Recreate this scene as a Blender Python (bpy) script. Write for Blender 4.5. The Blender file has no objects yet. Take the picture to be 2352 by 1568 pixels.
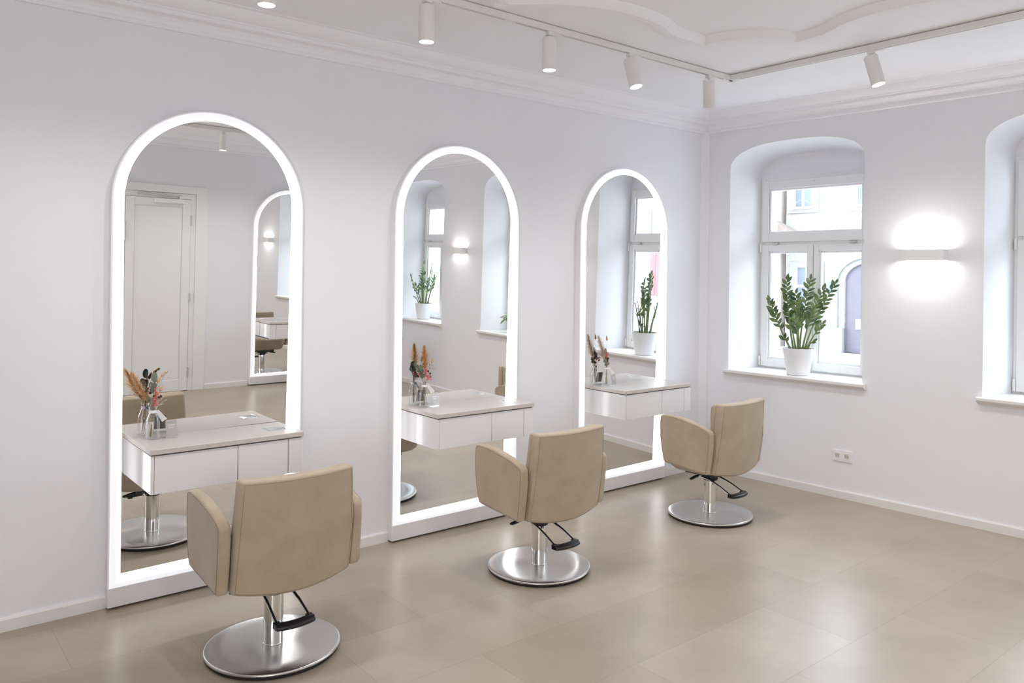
import bpy, bmesh, math, random
from mathutils import Vector, Matrix
R = random.Random(7)
sc = bpy.context.scene
COL = sc.collection
PI = math.pi

# ------------------------------------------------------------------ camera
YAW, ROLL, PITCH = 0.684899, 0.0117837, -0.001302
FPX, PPY = 1813.238, 630.09
cam_d = bpy.data.cameras.new('camera')
cam = bpy.data.objects.new('camera', cam_d)
COL.objects.link(cam)
fw = Vector((math.sin(YAW) * math.cos(PITCH), math.cos(YAW) * math.cos(PITCH), math.sin(PITCH)))
r0 = Vector((math.cos(YAW), -math.sin(YAW), 0))
u0 = r0.cross(fw)
r1 = r0 * math.cos(ROLL) + u0 * math.sin(ROLL)
u1 = -r0 * math.sin(ROLL) + u0 * math.cos(ROLL)
M = Matrix((r1, u1, -fw)).transposed().to_4x4()
M.translation = Vector((-5.474975, -4.145551, 1.62))
cam.matrix_world = M
cam_d.sensor_width = 36.0
cam_d.lens = FPX / 2352.0 * 36.0
cam_d.shift_y = (PPY - 784.0) / 2352.0
cam_d.clip_start = 0.02
cam_d.clip_end = 200
sc.camera = cam

# ------------------------------------------------------------------ world, lights, exposure
SKY_STRENGTH = 10.4
w = bpy.data.worlds.new('world'); sc.world = w; w.use_nodes = True
bg = w.node_tree.nodes['Background']
bg.inputs['Color'].default_value = (0.78, 0.89, 1.0, 1)
bg.inputs['Strength'].default_value = SKY_STRENGTH
vs = sc.view_settings
vs.view_transform = 'Standard'; vs.look = 'None'; vs.gamma = 1.0; vs.use_curve_mapping = False
vs.exposure = 0.2
SPOT_POWER = 26.0
LENS_GLOW = 25.0
STRIP_GLOW = 3.6        # the bright line along the glass
BORDER_GLOW = 0.66      # the softer outer band
SCONCE_GLOW = 44.0
sc.cycles.max_bounces = 10
sc.cycles.diffuse_bounces = 5
sc.cycles.glossy_bounces = 6
sc.cycles.transmission_bounces = 4
sc.cycles.transparent_max_bounces = 32
sc.cycles.caustics_reflective = False
sc.cycles.caustics_refractive = False
sc.cycles.sample_clamp_indirect = 6.0
sc.cycles.use_denoising = True

ALPHA = 0.0628130                       # the window wall leans this far from square
SDIR = Vector((math.sin(ALPHA), -math.cos(ALPHA), 0))
NDIR = Vector((math.cos(ALPHA), math.sin(ALPHA), 0))
WROT = math.atan2(SDIR.y, SDIR.x)       # local X = along the window wall, local Y = outward
ROOM_W, ROOM_D, CEIL = 9.2, 5.36, 2.962


def area(name, loc, rot, sx, sy, power, color):
    d = bpy.data.lights.new(name, 'AREA')
    d.shape = 'RECTANGLE'; d.size = sx; d.size_y = sy; d.energy = power; d.color = color
    o = bpy.data.objects.new(name, d); o.location = loc; o.rotation_euler = rot
    COL.objects.link(o)
    return o


# unseen fill light added behind the camera for the window wall and ceiling
lamp = area('fill_behind_camera', (-6.7, -5.0, 1.25), (0, 0, 0), 2.1, 1.7, 76.0, (1.0, 0.99, 0.995))
lamp.rotation_euler = Vector((0.84, 0.26, 0.58)).to_track_quat('-Z', 'Y').to_euler()

# ------------------------------------------------------------------ materials
MATS = {}


def nt(name):
    m = bpy.data.materials.new(name); m.use_nodes = True
    t = m.node_tree
    MATS[name] = m
    return m, t, t.nodes['Principled BSDF']


def link(t, a, b): t.links.new(a, b)


def mat(name, col, rough=0.5, metal=0.0, spec=0.5, noise=0.0, nscale=20.0, bump=0.0, bscale=200.0,
        emit=None, estr=0.0, coat=0.0, sheen=0.0):
    m, t, b = nt(name)
    b.inputs['Base Color'].default_value = (*col, 1)
    b.inputs['Roughness'].default_value = rough
    b.inputs['Metallic'].default_value = metal
    b.inputs['Specular IOR Level'].default_value = spec
    b.inputs['Coat Weight'].default_value = coat
    b.inputs['Sheen Weight'].default_value = sheen
    tc = t.nodes.new('ShaderNodeTexCoord')
    if noise:
        n = t.nodes.new('ShaderNodeTexNoise'); n.inputs['Scale'].default_value = nscale
        n.inputs['Detail'].default_value = 5
        link(t, tc.outputs['Object'], n.inputs['Vector'])
        mx = t.nodes.new('ShaderNodeMix'); mx.data_type = 'RGBA'
        lo = tuple(max(0, c * (1 - noise)) for c in col); hi = tuple(min(1, c * (1 + noise)) for c in col)
        mx.inputs[6].default_value = (*lo, 1); mx.inputs[7].default_value = (*hi, 1)
        link(t, n.outputs['Fac'], mx.inputs[0]); link(t, mx.outputs[2], b.inputs['Base Color'])
    if bump:
        n2 = t.nodes.new('ShaderNodeTexNoise'); n2.inputs['Scale'].default_value = bscale
        n2.inputs['Detail'].default_value = 4
        link(t, tc.outputs['Object'], n2.inputs['Vector'])
        bp = t.nodes.new('ShaderNodeBump'); bp.inputs['Strength'].default_value = bump
        bp.inputs['Distance'].default_value = 0.004
        link(t, n2.outputs['Fac'], bp.inputs['Height']); link(t, bp.outputs['Normal'], b.inputs['Normal'])
    if emit:
        b.inputs['Emission Color'].default_value = (*emit, 1)
        b.inputs['Emission Strength'].default_value = estr
    return m


mat('wall_paint', (0.85, 0.850, 0.884), 0.7, spec=0.25, noise=0.01, nscale=6, bump=0.12, bscale=260)
mat('ceiling_paint', (0.90, 0.90, 0.93), 0.75, spec=0.2, noise=0.012, nscale=3, bump=0.2, bscale=9)
mat('trim_white', (0.82, 0.80, 0.785), 0.45, spec=0.4, noise=0.01, nscale=8)
mat('frame_white', (0.86, 0.86, 0.86), 0.35, spec=0.45, noise=0.008, nscale=10)
mat('lacquer_white', (0.84, 0.83, 0.84), 0.12, spec=0.5, noise=0.005, nscale=6)
mat('desk_top', (0.62, 0.57, 0.53), 0.35, spec=0.4, noise=0.05, nscale=45)
mat('gap_dark', (0.10, 0.085, 0.07), 0.8)
mat('spot_white', (0.80, 0.79, 0.77), 0.4, noise=0.005)
mat('slot_dark', (0.25, 0.24, 0.22), 0.6)  # darker grey lining of the track slots
mat('plastic_white', (0.86, 0.86, 0.855), 0.3, noise=0.004)
mat('plastic_grey', (0.62, 0.60, 0.57), 0.6)  # light grey for the socket wells and the door closer rail
mat('pin_dark', (0.08, 0.08, 0.08), 0.5)
mat('black_plastic', (0.012, 0.012, 0.014), 0.38, spec=0.5)
mat('rubber', (0.012, 0.012, 0.012), 0.7)
mat('chrome', (0.80, 0.80, 0.79), 0.09, metal=1.0)
mat('hinge_metal', (0.55, 0.55, 0.54), 0.4, metal=0.4)
mat('polished_plate', (0.84, 0.85, 0.86), 0.06, metal=1.0)
mat('pot_white', (0.86, 0.86, 0.87), 0.4, spec=0.4, noise=0.004)
mat('soil', (0.035, 0.024, 0.016), 0.9, noise=0.5, nscale=120, bump=0.8, bscale=150)
mat('zz_stem', (0.19, 0.24, 0.10), 0.5, noise=0.25, nscale=30)
mat('vine_leaf', (0.16, 0.33, 0.09), 0.4, noise=0.3, nscale=25)
mat('eucalyptus', (0.17, 0.20, 0.15), 0.7, noise=0.25, nscale=60)
mat('pampas_tan', (0.72, 0.47, 0.24), 0.9, noise=0.25, nscale=90)
mat('pampas_orange', (0.72, 0.42, 0.16), 0.9, noise=0.25, nscale=90)
mat('pampas_pale', (0.74, 0.61, 0.47), 0.9, noise=0.2, nscale=90)
mat('bunny_tail', (0.66, 0.45, 0.26), 0.95, noise=0.25, nscale=140, bump=0.6, bscale=400)
mat('coral_petal', (0.72, 0.17, 0.15), 0.7, noise=0.3, nscale=200)
mat('pink_petal', (0.80, 0.25, 0.25), 0.7, noise=0.3, nscale=200)
mat('dark_berry', (0.09, 0.018, 0.02), 0.45, noise=0.3, nscale=80)
mat('dry_stem', (0.30, 0.22, 0.11), 0.8, noise=0.25, nscale=90)
mat('gypsophila', (0.78, 0.70, 0.58), 0.8)
mat('paper_tag', (0.86, 0.83, 0.82), 0.7, noise=0.02)
mat('paper_card', (0.50, 0.455, 0.415), 0.6, noise=0.03, nscale=60)
mat('paper_print', (0.85, 0.83, 0.81), 0.6)
mat('stone_facade', (0.27, 0.26, 0.24), 0.9, noise=0.06, nscale=1.4, bump=0.2, bscale=8)
mat('stone_trim', (0.21, 0.21, 0.21), 0.9, noise=0.08, nscale=3)
mat('plaster_pink', (0.60, 0.50, 0.46), 0.9, noise=0.04, nscale=1)
mat('shutter_red', (0.27, 0.085, 0.09), 0.6, noise=0.1, nscale=6)
mat('door_purple', (0.095, 0.083, 0.105), 0.6, noise=0.15, nscale=5)
mat('street_glass', (0.085, 0.105, 0.145), 0.2, noise=0.3, nscale=1.5)
mat('roof_brown', (0.17, 0.14, 0.12), 0.8, noise=0.2, nscale=5)
mat('street_pale', (0.55, 0.545, 0.54), 0.9, noise=0.06, nscale=1.2)
mat('lens_glow', (0.9, 0.9, 0.9), 0.4, emit=(1, 0.97, 0.94), estr=LENS_GLOW)
mat('strip_glow', (0.42, 0.42, 0.43), 0.10, emit=(0.94, 0.94, 1.0), estr=BORDER_GLOW)
mat('strip_line', (0.42, 0.42, 0.43), 0.10, emit=(0.96, 0.96, 1.0), estr=STRIP_GLOW)
mat('sconce_glow', (0.9, 0.9, 0.9), 0.4, emit=(1, 0.96, 0.93), estr=SCONCE_GLOW)
mat('mirror_silver', (0.93, 0.93, 0.92), 0.0, metal=1.0)

# suede-like upholstery
m, t, b = nt('upholstery')
tc = t.nodes.new('ShaderNodeTexCoord')
n1 = t.nodes.new('ShaderNodeTexNoise'); n1.inputs['Scale'].default_value = 7; n1.inputs['Detail'].default_value = 6
n2 = t.nodes.new('ShaderNodeTexNoise'); n2.inputs['Scale'].default_value = 160; n2.inputs['Detail'].default_value = 3
link(t, tc.outputs['Object'], n1.inputs['Vector']); link(t, tc.outputs['Object'], n2.inputs['Vector'])
ad = t.nodes.new('ShaderNodeMath'); ad.operation = 'MULTIPLY_ADD'
ad.inputs[1].default_value = 0.25
link(t, n2.outputs['Fac'], ad.inputs[0]); link(t, n1.outputs['Fac'], ad.inputs[2])
cr = t.nodes.new('ShaderNodeValToRGB')
cr.color_ramp.elements[0].position = 0.35; cr.color_ramp.elements[0].color = (0.40, 0.315, 0.222, 1)
cr.color_ramp.elements[1].position = 0.85; cr.color_ramp.elements[1].color = (0.50, 0.41, 0.305, 1)
link(t, ad.outputs[0], cr.inputs[0]); link(t, cr.outputs[0], b.inputs['Base Color'])
b.inputs['Roughness'].default_value = 0.75; b.inputs['Specular IOR Level'].default_value = 0.25
b.inputs['Sheen Weight'].default_value = 0.25; b.inputs['Sheen Roughness'].default_value = 0.5
bp = t.nodes.new('ShaderNodeBump'); bp.inputs['Strength'].default_value = 0.12; bp.inputs['Distance'].default_value = 0.002
link(t, n2.outputs['Fac'], bp.inputs['Height']); link(t, bp.outputs['Normal'], b.inputs['Normal'])
mat('seam_thread', (0.30, 0.22, 0.15), 0.8)

# brushed steel (circular brushing)
m, t, b = nt('brushed_steel')
b.inputs['Base Color'].default_value = (0.60, 0.59, 0.57, 1)
b.inputs['Metallic'].default_value = 1.0
b.inputs['Roughness'].default_value = 0.20
b.inputs['Anisotropic'].default_value = 0.8
tg = t.nodes.new('ShaderNodeTangent'); tg.direction_type = 'RADIAL'; tg.axis = 'Z'
link(t, tg.outputs[0], b.inputs['Tangent'])

# zz leaf
m, t, b = nt('zz_leaf')
tc = t.nodes.new('ShaderNodeTexCoord')
nz = t.nodes.new('ShaderNodeTexNoise'); nz.inputs['Scale'].default_value = 14
link(t, tc.outputs['Object'], nz.inputs['Vector'])
cr = t.nodes.new('ShaderNodeValToRGB')
cr.color_ramp.elements[0].position = 0.35; cr.color_ramp.elements[0].color = (0.05, 0.105, 0.045, 1)
cr.color_ramp.elements[1].position = 0.70; cr.color_ramp.elements[1].color = (0.22, 0.31, 0.11, 1)
link(t, nz.outputs['Fac'], cr.inputs[0]); link(t, cr.outputs[0], b.inputs['Base Color'])
b.inputs['Roughness'].default_value = 0.28


# thin clear sheets: see-through plus a fresnel reflection
def thin_glass(name, tint, refl=1.0, base=0.035, power=5.0):
    m = bpy.data.materials.new(name); m.use_nodes = True
    t = m.node_tree; t.nodes.clear()
    out = t.nodes.new('ShaderNodeOutputMaterial')
    tr = t.nodes.new('ShaderNodeBsdfTransparent'); tr.inputs[0].default_value = (*tint, 1)
    gl = t.nodes.new('ShaderNodeBsdfGlossy'); gl.inputs['Roughness'].default_value = 0.02
    gl.inputs[0].default_value = (refl, refl, refl, 1)
    lw = t.nodes.new('ShaderNodeLayerWeight'); lw.inputs[0].default_value = 0.5
    pw_ = t.nodes.new('ShaderNodeMath'); pw_.operation = 'POWER'; pw_.inputs[1].default_value = power
    link(t, lw.outputs['Facing'], pw_.inputs[0])
    fr = t.nodes.new('ShaderNodeMath'); fr.operation = 'MULTIPLY_ADD'
    fr.inputs[1].default_value = 0.85; fr.inputs[2].default_value = base
    link(t, pw_.outputs[0], fr.inputs[0])
    mx = t.nodes.new('ShaderNodeMixShader')
    link(t, fr.outputs[0], mx.inputs[0]); link(t, tr.outputs[0], mx.inputs[1]); link(t, gl.outputs[0], mx.inputs[2])
    link(t, mx.outputs[0], out.inputs[0])
    MATS[name] = m


thin_glass('window_glass', (0.96, 0.98, 0.98))
thin_glass('vase_glass', (0.93, 0.945, 0.94), 1.0, 0.06, 3.0)
thin_glass('acrylic', (0.98, 0.985, 0.985))

# floor: large vinyl concrete-look tiles
m, t, b = nt('floor_vinyl')
tc = t.nodes.new('ShaderNodeTexCoord')
mpn = t.nodes.new('ShaderNodeMapping'); mpn.inputs['Location'].default_value = (0.22, 0.1, 0)
link(t, tc.outputs['Object'], mpn.inputs['Vector'])
br = t.nodes.new('ShaderNodeTexBrick')
br.inputs['Scale'].default_value = 1.0
br.inputs['Brick Width'].default_value = 0.92; br.inputs['Row Height'].default_value = 0.46
br.inputs['Mortar Size'].default_value = 0.0016; br.inputs['Mortar Smooth'].default_value = 0.3
br.inputs['Color1'].default_value = (0.36, 0.297, 0.226, 1); br.inputs['Color2'].default_value = (0.405, 0.342, 0.266, 1)
br.inputs['Mortar'].default_value = (0.30, 0.245, 0.185, 1)
link(t, mpn.outputs[0], br.inputs['Vector'])
n1 = t.nodes.new('ShaderNodeTexNoise'); n1.inputs['Scale'].default_value = 2.2; n1.inputs['Detail'].default_value = 8
n1.inputs['Roughness'].default_value = 0.62
link(t, tc.outputs['Object'], n1.inputs['Vector'])
cr = t.nodes.new('ShaderNodeValToRGB')
cr.color_ramp.elements[0].position = 0.32; cr.color_ramp.elements[0].color = (0.86, 0.855, 0.85, 1)
cr.color_ramp.elements[1].position = 0.68; cr.color_ramp.elements[1].color = (1.08, 1.08, 1.08, 1)
link(t, n1.outputs['Fac'], cr.inputs[0])
mx = t.nodes.new('ShaderNodeMix'); mx.data_type = 'RGBA'; mx.blend_type = 'MULTIPLY'; mx.inputs[0].default_value = 1.0
link(t, br.outputs['Color'], mx.inputs[6]); link(t, cr.outputs[0], mx.inputs[7])
link(t, mx.outputs[2], b.inputs['Base Color'])
mr = t.nodes.new('ShaderNodeMapRange'); mr.inputs[3].default_value = 0.29; mr.inputs[4].default_value = 0.37
link(t, n1.outputs['Fac'], mr.inputs[0]); link(t, mr.outputs[0], b.inputs['Roughness'])
b.inputs['Specular IOR Level'].default_value = 0.65
bp = t.nodes.new('ShaderNodeBump'); bp.inputs['Strength'].default_value = 0.08; bp.inputs['Distance'].default_value = 0.002
link(t, n1.outputs['Fac'], bp.inputs['Height']); link(t, bp.outputs['Normal'], b.inputs['Normal'])


# ------------------------------------------------------------------ mesh helpers
class MB:
    """collects shapes and links them as one mesh object"""
    def __init__(s): s.v = []; s.f = []; s.sm = []

    def add(s, vs, fs, smooth=False, mtx=None):
        o = len(s.v)
        s.v += [tuple(mtx @ Vector(p)) if mtx else tuple(p) for p in vs]
        for f in fs: s.f.append(tuple(i + o for i in f)); s.sm.append(smooth)
        return s

    def box(s, x0, x1, y0, y1, z0, z1, mtx=None):
        v = [(x, y, z) for z in (z0, z1) for y in (y0, y1) for x in (x0, x1)]
        return s.add(v, [(0, 2, 3, 1), (4, 5, 7, 6), (0, 1, 5, 4), (2, 6, 7, 3), (0, 4, 6, 2), (1, 3, 7, 5)], False, mtx)

    def lathe(s, prof, seg=32, cap0=True, cap1=True, rib=0.0, ribn=16, mtx=None, smooth=True):
        v = []; f = []
        for (r, z) in prof:
            for k in range(seg):
                a = 2 * PI * k / seg
                rr = r * (1 + rib * math.cos(ribn * a))
                v.append((rr * math.cos(a), rr * math.sin(a), z))
        for i in range(len(prof) - 1):
            for k in range(seg):
                k2 = (k + 1) % seg
                f.append((i * seg + k, i * seg + k2, (i + 1) * seg + k2, (i + 1) * seg + k))
        s.add(v, f, smooth, mtx)
        n = len(prof) - 1
        if cap0: s.add([v[k] for k in range(seg)], [tuple(reversed(range(seg)))], False, mtx)
        if cap1: s.add([v[n * seg + k] for k in range(seg)], [tuple(range(seg))], False, mtx)
        return s

    def cyl(s, p0, p1, r0, r1=None, seg=20, caps=True):
        r1 = r0 if r1 is None else r1
        p0 = Vector(p0); p1 = Vector(p1); d = p1 - p0
        q = d.to_track_quat('Z', 'Y').to_matrix().to_4x4(); q.translation = p0
        return s.lathe([(r0, 0), (r1, d.length)], seg, caps, caps, mtx=q)

    def tube(s, pts, rad, seg=8, caps=True):
        pts = [Vector(p) for p in pts]
        rads = rad if isinstance(rad, (list, tuple)) else [rad] * len(pts)
        v = []; f = []; up = Vector((0, 0, 1))
        prev = None
        for i, p in enumerate(pts):
            d = (pts[min(i + 1, len(pts) - 1)] - pts[max(i - 1, 0)]).normalized()
            if prev is None:
                a = up if abs(d.dot(up)) < 0.95 else Vector((1, 0, 0))
                n = (a - d * a.dot(d)).normalized()
            else:
                n = (prev - d * prev.dot(d)).normalized()
            prev = n; bn = d.cross(n)
            for k in range(seg):
                a = 2 * PI * k / seg
                v.append(p + (n * math.cos(a) + bn * math.sin(a)) * rads[i])
        for i in range(len(pts) - 1):
            for k in range(seg):
                k2 = (k + 1) % seg
                f.append((i * seg + k, i * seg + k2, (i + 1) * seg + k2, (i + 1) * seg + k))
        s.add(v, f, True)
        if caps:
            s.add(v[:seg], [tuple(reversed(range(seg)))]); s.add(v[-seg:], [tuple(range(seg))])
        return s

    def ball(s, c, r, seg=10, rings=6, sc3=(1, 1, 1), mtx=None):
        v = []; f = []
        for i in range(rings + 1):
            th = PI * i / rings
            for k in range(seg):
                a = 2 * PI * k / seg
                v.append((c[0] + sc3[0] * r * math.sin(th) * math.cos(a), c[1] + sc3[1] * r * math.sin(th) * math.sin(a),
                          c[2] + sc3[2] * r * math.cos(th)))
        for i in range(rings):
            for k in range(seg):
                k2 = (k + 1) % seg
                f.append((i * seg + k, (i + 1) * seg + k, (i + 1) * seg + k2, i * seg + k2))
        return s.add(v, f, True, mtx)

    def prism(s, poly, y0, y1, axis='y', smooth=False):
        """poly: 2-D outline, counter-clockwise; extruded along axis. axis y: (x,z); axis x: (y,z); axis z: (x,y)"""
        n = len(poly)
        mk = {'y': lambda p, d: (p[0], d, p[1]), 'x': lambda p, d: (d, p[0], p[1]), 'z': lambda p, d: (p[0], p[1], d)}[axis]
        v = [mk(p, y0) for p in poly] + [mk(p, y1) for p in poly]
        f = [tuple(range(n)), tuple(reversed(range(n, 2 * n)))]
        s.add(v, f)
        s.add(v, [(i, i + n, (i + 1) % n + n, (i + 1) % n) for i in range(n)], smooth)
        return s

    def ring(s, inner, outer, y0, y1):
        """closed band between two outlines with equal point counts, extruded along y (points are (x,z))"""
        n = len(inner)
        v = [(p[0], y0, p[1]) for p in outer] + [(p[0], y0, p[1]) for p in inner] + \
            [(p[0], y1, p[1]) for p in outer] + [(p[0], y1, p[1]) for p in inner]
        f = []
        for i in range(n):
            j = (i + 1) % n
            f += [(i, j, n + j, n + i), (2 * n + i, 3 * n + i, 3 * n + j, 2 * n + j),
                  (i, 2 * n + i, 2 * n + j, j), (n + i, n + j, 3 * n + j, 3 * n + i)]
        return s.add(v, f)

    def build(s, name, material, parent=None, bevel=0.0, bseg=2, sharp=40, fix=True, weld=True):
        me = bpy.data.meshes.new(name)
        me.from_pydata(s.v, [], s.f)
        me.polygons.foreach_set('use_smooth', s.sm)
        bm = bmesh.new(); bm.from_mesh(me)
        if weld: bmesh.ops.remove_doubles(bm, verts=bm.verts, dist=1e-5)
        if fix: bmesh.ops.recalc_face_normals(bm, faces=bm.faces)
        bm.to_mesh(me); bm.free()
        mats = material if isinstance(material, (list, tuple)) else [material]
        for mm in mats: me.materials.append(MATS[mm])
        o = bpy.data.objects.new(name, me)
        COL.objects.link(o)
        if parent: o.parent = parent
        if bevel:
            md = o.modifiers.new('bevel', 'BEVEL'); md.width = bevel; md.segments = bseg
            md.limit_method = 'ANGLE'; md.angle_limit = math.radians(35)
            md.harden_normals = False
            me.polygons.foreach_set('use_smooth', [True] * len(me.polygons))
        me.update()
        if bevel or any(s.sm):
            me.set_sharp_from_angle(angle=math.radians(sharp if not bevel else 60))
        return o


def thing(name, label, cat, loc=(0, 0, 0), rz=0.0, group=None):
    o = bpy.data.objects.new(name, None); COL.objects.link(o)
    o.empty_display_size = 0.1
    o.location = loc; o.rotation_euler = (0, 0, rz)
    o['label'] = label; o['category'] = cat
    if group: o['group'] = group
    return o


def tag(o, label, cat, group=None):
    o['label'] = label; o['category'] = cat
    if group: o['group'] = group
    return o


def struct(o, loc=None, rz=None):
    o['kind'] = 'structure'
    if loc: o.location = loc
    if rz is not None: o.rotation_euler = (0, 0, rz)
    return o


def dup(root, loc, rz=None, label=None, skip=()):
    """copy a thing with copies of its parts and their sub-parts"""
    r = root.copy(); COL.objects.link(r); r.location = loc
    if rz is not None: r.rotation_euler = (0, 0, rz)
    if label: r['label'] = label
    for ch in list(root.children):
        if ch.name.split('.')[0] in skip: continue
        c = ch.copy(); COL.objects.link(c); c.parent = r
        for g in list(ch.children):
            d = g.copy(); COL.objects.link(d); d.parent = c
    return r


def rrect(x0, x1, y0, y1, r, n=5):
    out = []
    for cx, cy, a0 in ((x1 - r, y0 + r, -PI / 2), (x1 - r, y1 - r, 0), (x0 + r, y1 - r, PI / 2), (x0 + r, y0 + r, PI)):
        for k in range(n + 1):
            a = a0 + PI / 2 * k / n
            out.append((cx + r * math.cos(a), cy + r * math.sin(a)))
    return out


def catmull(pts, n=6):
    pts = [Vector((*p, 0)) if len(p) == 2 else Vector(p) for p in pts]
    out = []
    for i in range(len(pts) - 1):
        p0 = pts[max(i - 1, 0)]; p1 = pts[i]; p2 = pts[i + 1]; p3 = pts[min(i + 2, len(pts) - 1)]
        for k in range(n):
            t_ = k / n
            out.append(0.5 * ((2 * p1) + (-p0 + p2) * t_ + (2 * p0 - 5 * p1 + 4 * p2 - p3) * t_ ** 2 +
                              (-p0 + 3 * p1 - 3 * p2 + p3) * t_ ** 3))
    out.append(pts[-1])
    return out


def wallpt(s_, off, z):
    """point by distance along the window wall, distance out through it, height"""
    p = SDIR * s_ + NDIR * off
    return Vector((p.x, p.y, z))


# ------------------------------------------------------------------ the room
E0 = ROOM_D / math.cos(ALPHA)                     # length of the window wall
XR = SDIR.x * E0
fl = MB().add([(-ROOM_W, 0.02, 0), (-ROOM_W, -ROOM_D - .02, 0), (XR + .02, -ROOM_D - .02, 0), (0.02, 0.02, 0)], [(0, 1, 2, 3)])
struct(fl.build('floor', 'floor_vinyl', fix=False))
ce = MB().add([(-ROOM_W, 0.02, CEIL), (0.02, 0.02, CEIL), (XR + .02, -ROOM_D - .02, CEIL), (-ROOM_W, -ROOM_D - .02, CEIL)], [(0, 1, 2, 3)])
struct(ce.build('ceiling', 'ceiling_paint', fix=False))
wl = MB().box(-ROOM_W, 0.1, 0, 0.1, -0.05, CEIL + .05)
struct(wl.build('wall_left', 'wall_paint'))
wb = MB().box(-ROOM_W, XR + .1, -ROOM_D - .1, -ROOM_D, -0.05, CEIL + .05)
struct(wb.build('wall_back', 'wall_paint'))
we = MB().box(-ROOM_W - .1, -ROOM_W, -ROOM_D - .1, 0.1, -0.05, CEIL + .05)
struct(we.build('wall_far', 'wall_paint'))

# window wall with three arched openings
SILL_Z = 0.85
WD = 0.36                                         # depth of the reveal up to the window frame
WIN_S = [0.0, 1.872, 3.822]                       # offset of each window along the wall


def opening(s0, s1, zspring, ztop, z0, n=20):
    """outline of an opening, counter-clockwise from bottom left, flat arch with soft shoulders"""
    pts = [(s0, z0), (s1, z0), (s1, zspring - 0.02)]
    c = (s0 + s1) / 2; h = (s1 - s0) / 2
    for k in range(1, n):
        a = PI * k / n
        x = math.cos(a); y = math.sin(a)
        ex = math.copysign(abs(x) ** 0.78, x); ey = abs(y) ** 0.80
        pts.append((c + h * ex, zspring - 0.02 + (ztop - zspring + 0.02) * ey))
    pts.append((s0, zspring - 0.02))
    return pts


bm = bmesh.new()
outer = [(-0.03, -0.05), (E0 + .1, -0.05), (E0 + .1, CEIL + .05), (-0.03, CEIL + .05)]
loops = [outer] + [opening(0.248 + d, 1.345 + d, 2.50, 2.682, SILL_Z) for d in WIN_S]
edges = []
for lp in loops:
    vv = [bm.verts.new((p[0], 0, p[1])) for p in lp]
    edges += [bm.edges.new((vv[i], vv[(i + 1) % len(vv)])) for i in range(len(vv))]
bmesh.ops.triangle_fill(bm, use_beauty=True, edges=edges, normal=(0, -1, 0))
for d in WIN_S:
    a = opening(0.248 + d, 1.345 + d, 2.50, 2.682, SILL_Z)
    b_ = opening(0.325 + d, 1.270 + d, 2.475, 2.625, SILL_Z)
    va = [bm.verts.new((p[0], 0, p[1])) for p in a]; vb = [bm.verts.new((p[0], WD, p[1])) for p in b_]
    n = len(a)
    for i in range(n):
        j = (i + 1) % n
        f = bm.faces.new((va[i], vb[i], vb[j], va[j])); f.smooth = i > 1
    # masonry above the window frame, and the outer reveal
    top = [p for p in b_ if p[1] > 2.42] 
    top = [(b_[2][0], 2.43)] + b_[2:] + [(b_[-1][0], 2.43)]
    vt = [bm.verts.new((p[0], WD, p[1])) for p in top]
    bm.faces.new(vt)
    o1 = [(0.36 + d, SILL_Z - .02), (1.235 + d, SILL_Z - .02), (1.235 + d, 2.40), (0.36 + d, 2.40)]
    o2 = [(0.33 + d, SILL_Z - .05), (1.265 + d, SILL_Z - .05), (1.265 + d, 2.43), (0.33 + d, 2.43)]
    v1 = [bm.verts.new((p[0], WD + .07, p[1])) for p in o1]; v2 = [bm.verts.new((p[0], WD + .26, p[1])) for p in o2]
    for i in range(4):
        j = (i + 1) % 4
        bm.faces.new((v1[i], v2[i], v2[j], v1[j]))
bmesh.ops.remove_doubles(bm, verts=bm.verts, dist=1e-5)
me = bpy.data.meshes.new('wall_right'); bm.to_mesh(me); bm.free()
me.materials.append(MATS['wall_paint'])
me.set_sharp_from_angle(angle=math.radians(32))
wr = bpy.data.objects.new('wall_right', me); COL.objects.link(wr)
struct(wr, (0, 0, 0), WROT)

# plastered bevel in the corner
cb = MB().prism([(-0.05, 0.001), (-0.045, -0.006), (-0.006, -0.045), (0.001, -0.05), (0.03, 0.03)], 0.0, 2.83, 'z')
struct(cb.build('trim_1', 'wall_paint'))

# cornice, swept round left wall, window wall and back wall
PROF = [(0.0, 2.812), (0.016, 2.812), (0.020, 2.818), (0.020, 2.828), (0.014, 2.836), (0.018, 2.852), (0.030, 2.868), (0.046, 2.876), (0.058, 2.878), (0.062, 2.884),
        (0.062, 2.896), (0.072, 2.900), (0.074, 2.906), (0.088, 2.909), (0.104, 2.918), (0.120, 2.932), (0.132, 2.950), (0.136, 2.956), (0.160, 2.958), (0.164, 2.9625)]


def at_corner(off, which):
    if which == 0: return (-ROOM_W, -off)
    if which == 1:      # y=-off meets n.P=-off
        y = -off; return ((-off - NDIR.y * y) / NDIR.x, y)
    if which == 2:
        y = -ROOM_D + off; return ((-off - NDIR.y * y) / NDIR.x, y)
    return (-ROOM_W, -ROOM_D + off)


mbc = MB(); v = []; f = []
for wch in range(4):
    for (o_, z_) in PROF:
        x, y = at_corner(o_, wch); v.append((x, y, z_))
n = len(PROF)
for wch in range(3):
    for i in range(n - 1):
        f.append((wch * n + i, (wch + 1) * n + i, (wch + 1) * n + i + 1, wch * n + i + 1))
mbc.add(v, f, True)
struct(mbc.build('trim_2', 'ceiling_paint', sharp=18))

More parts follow.
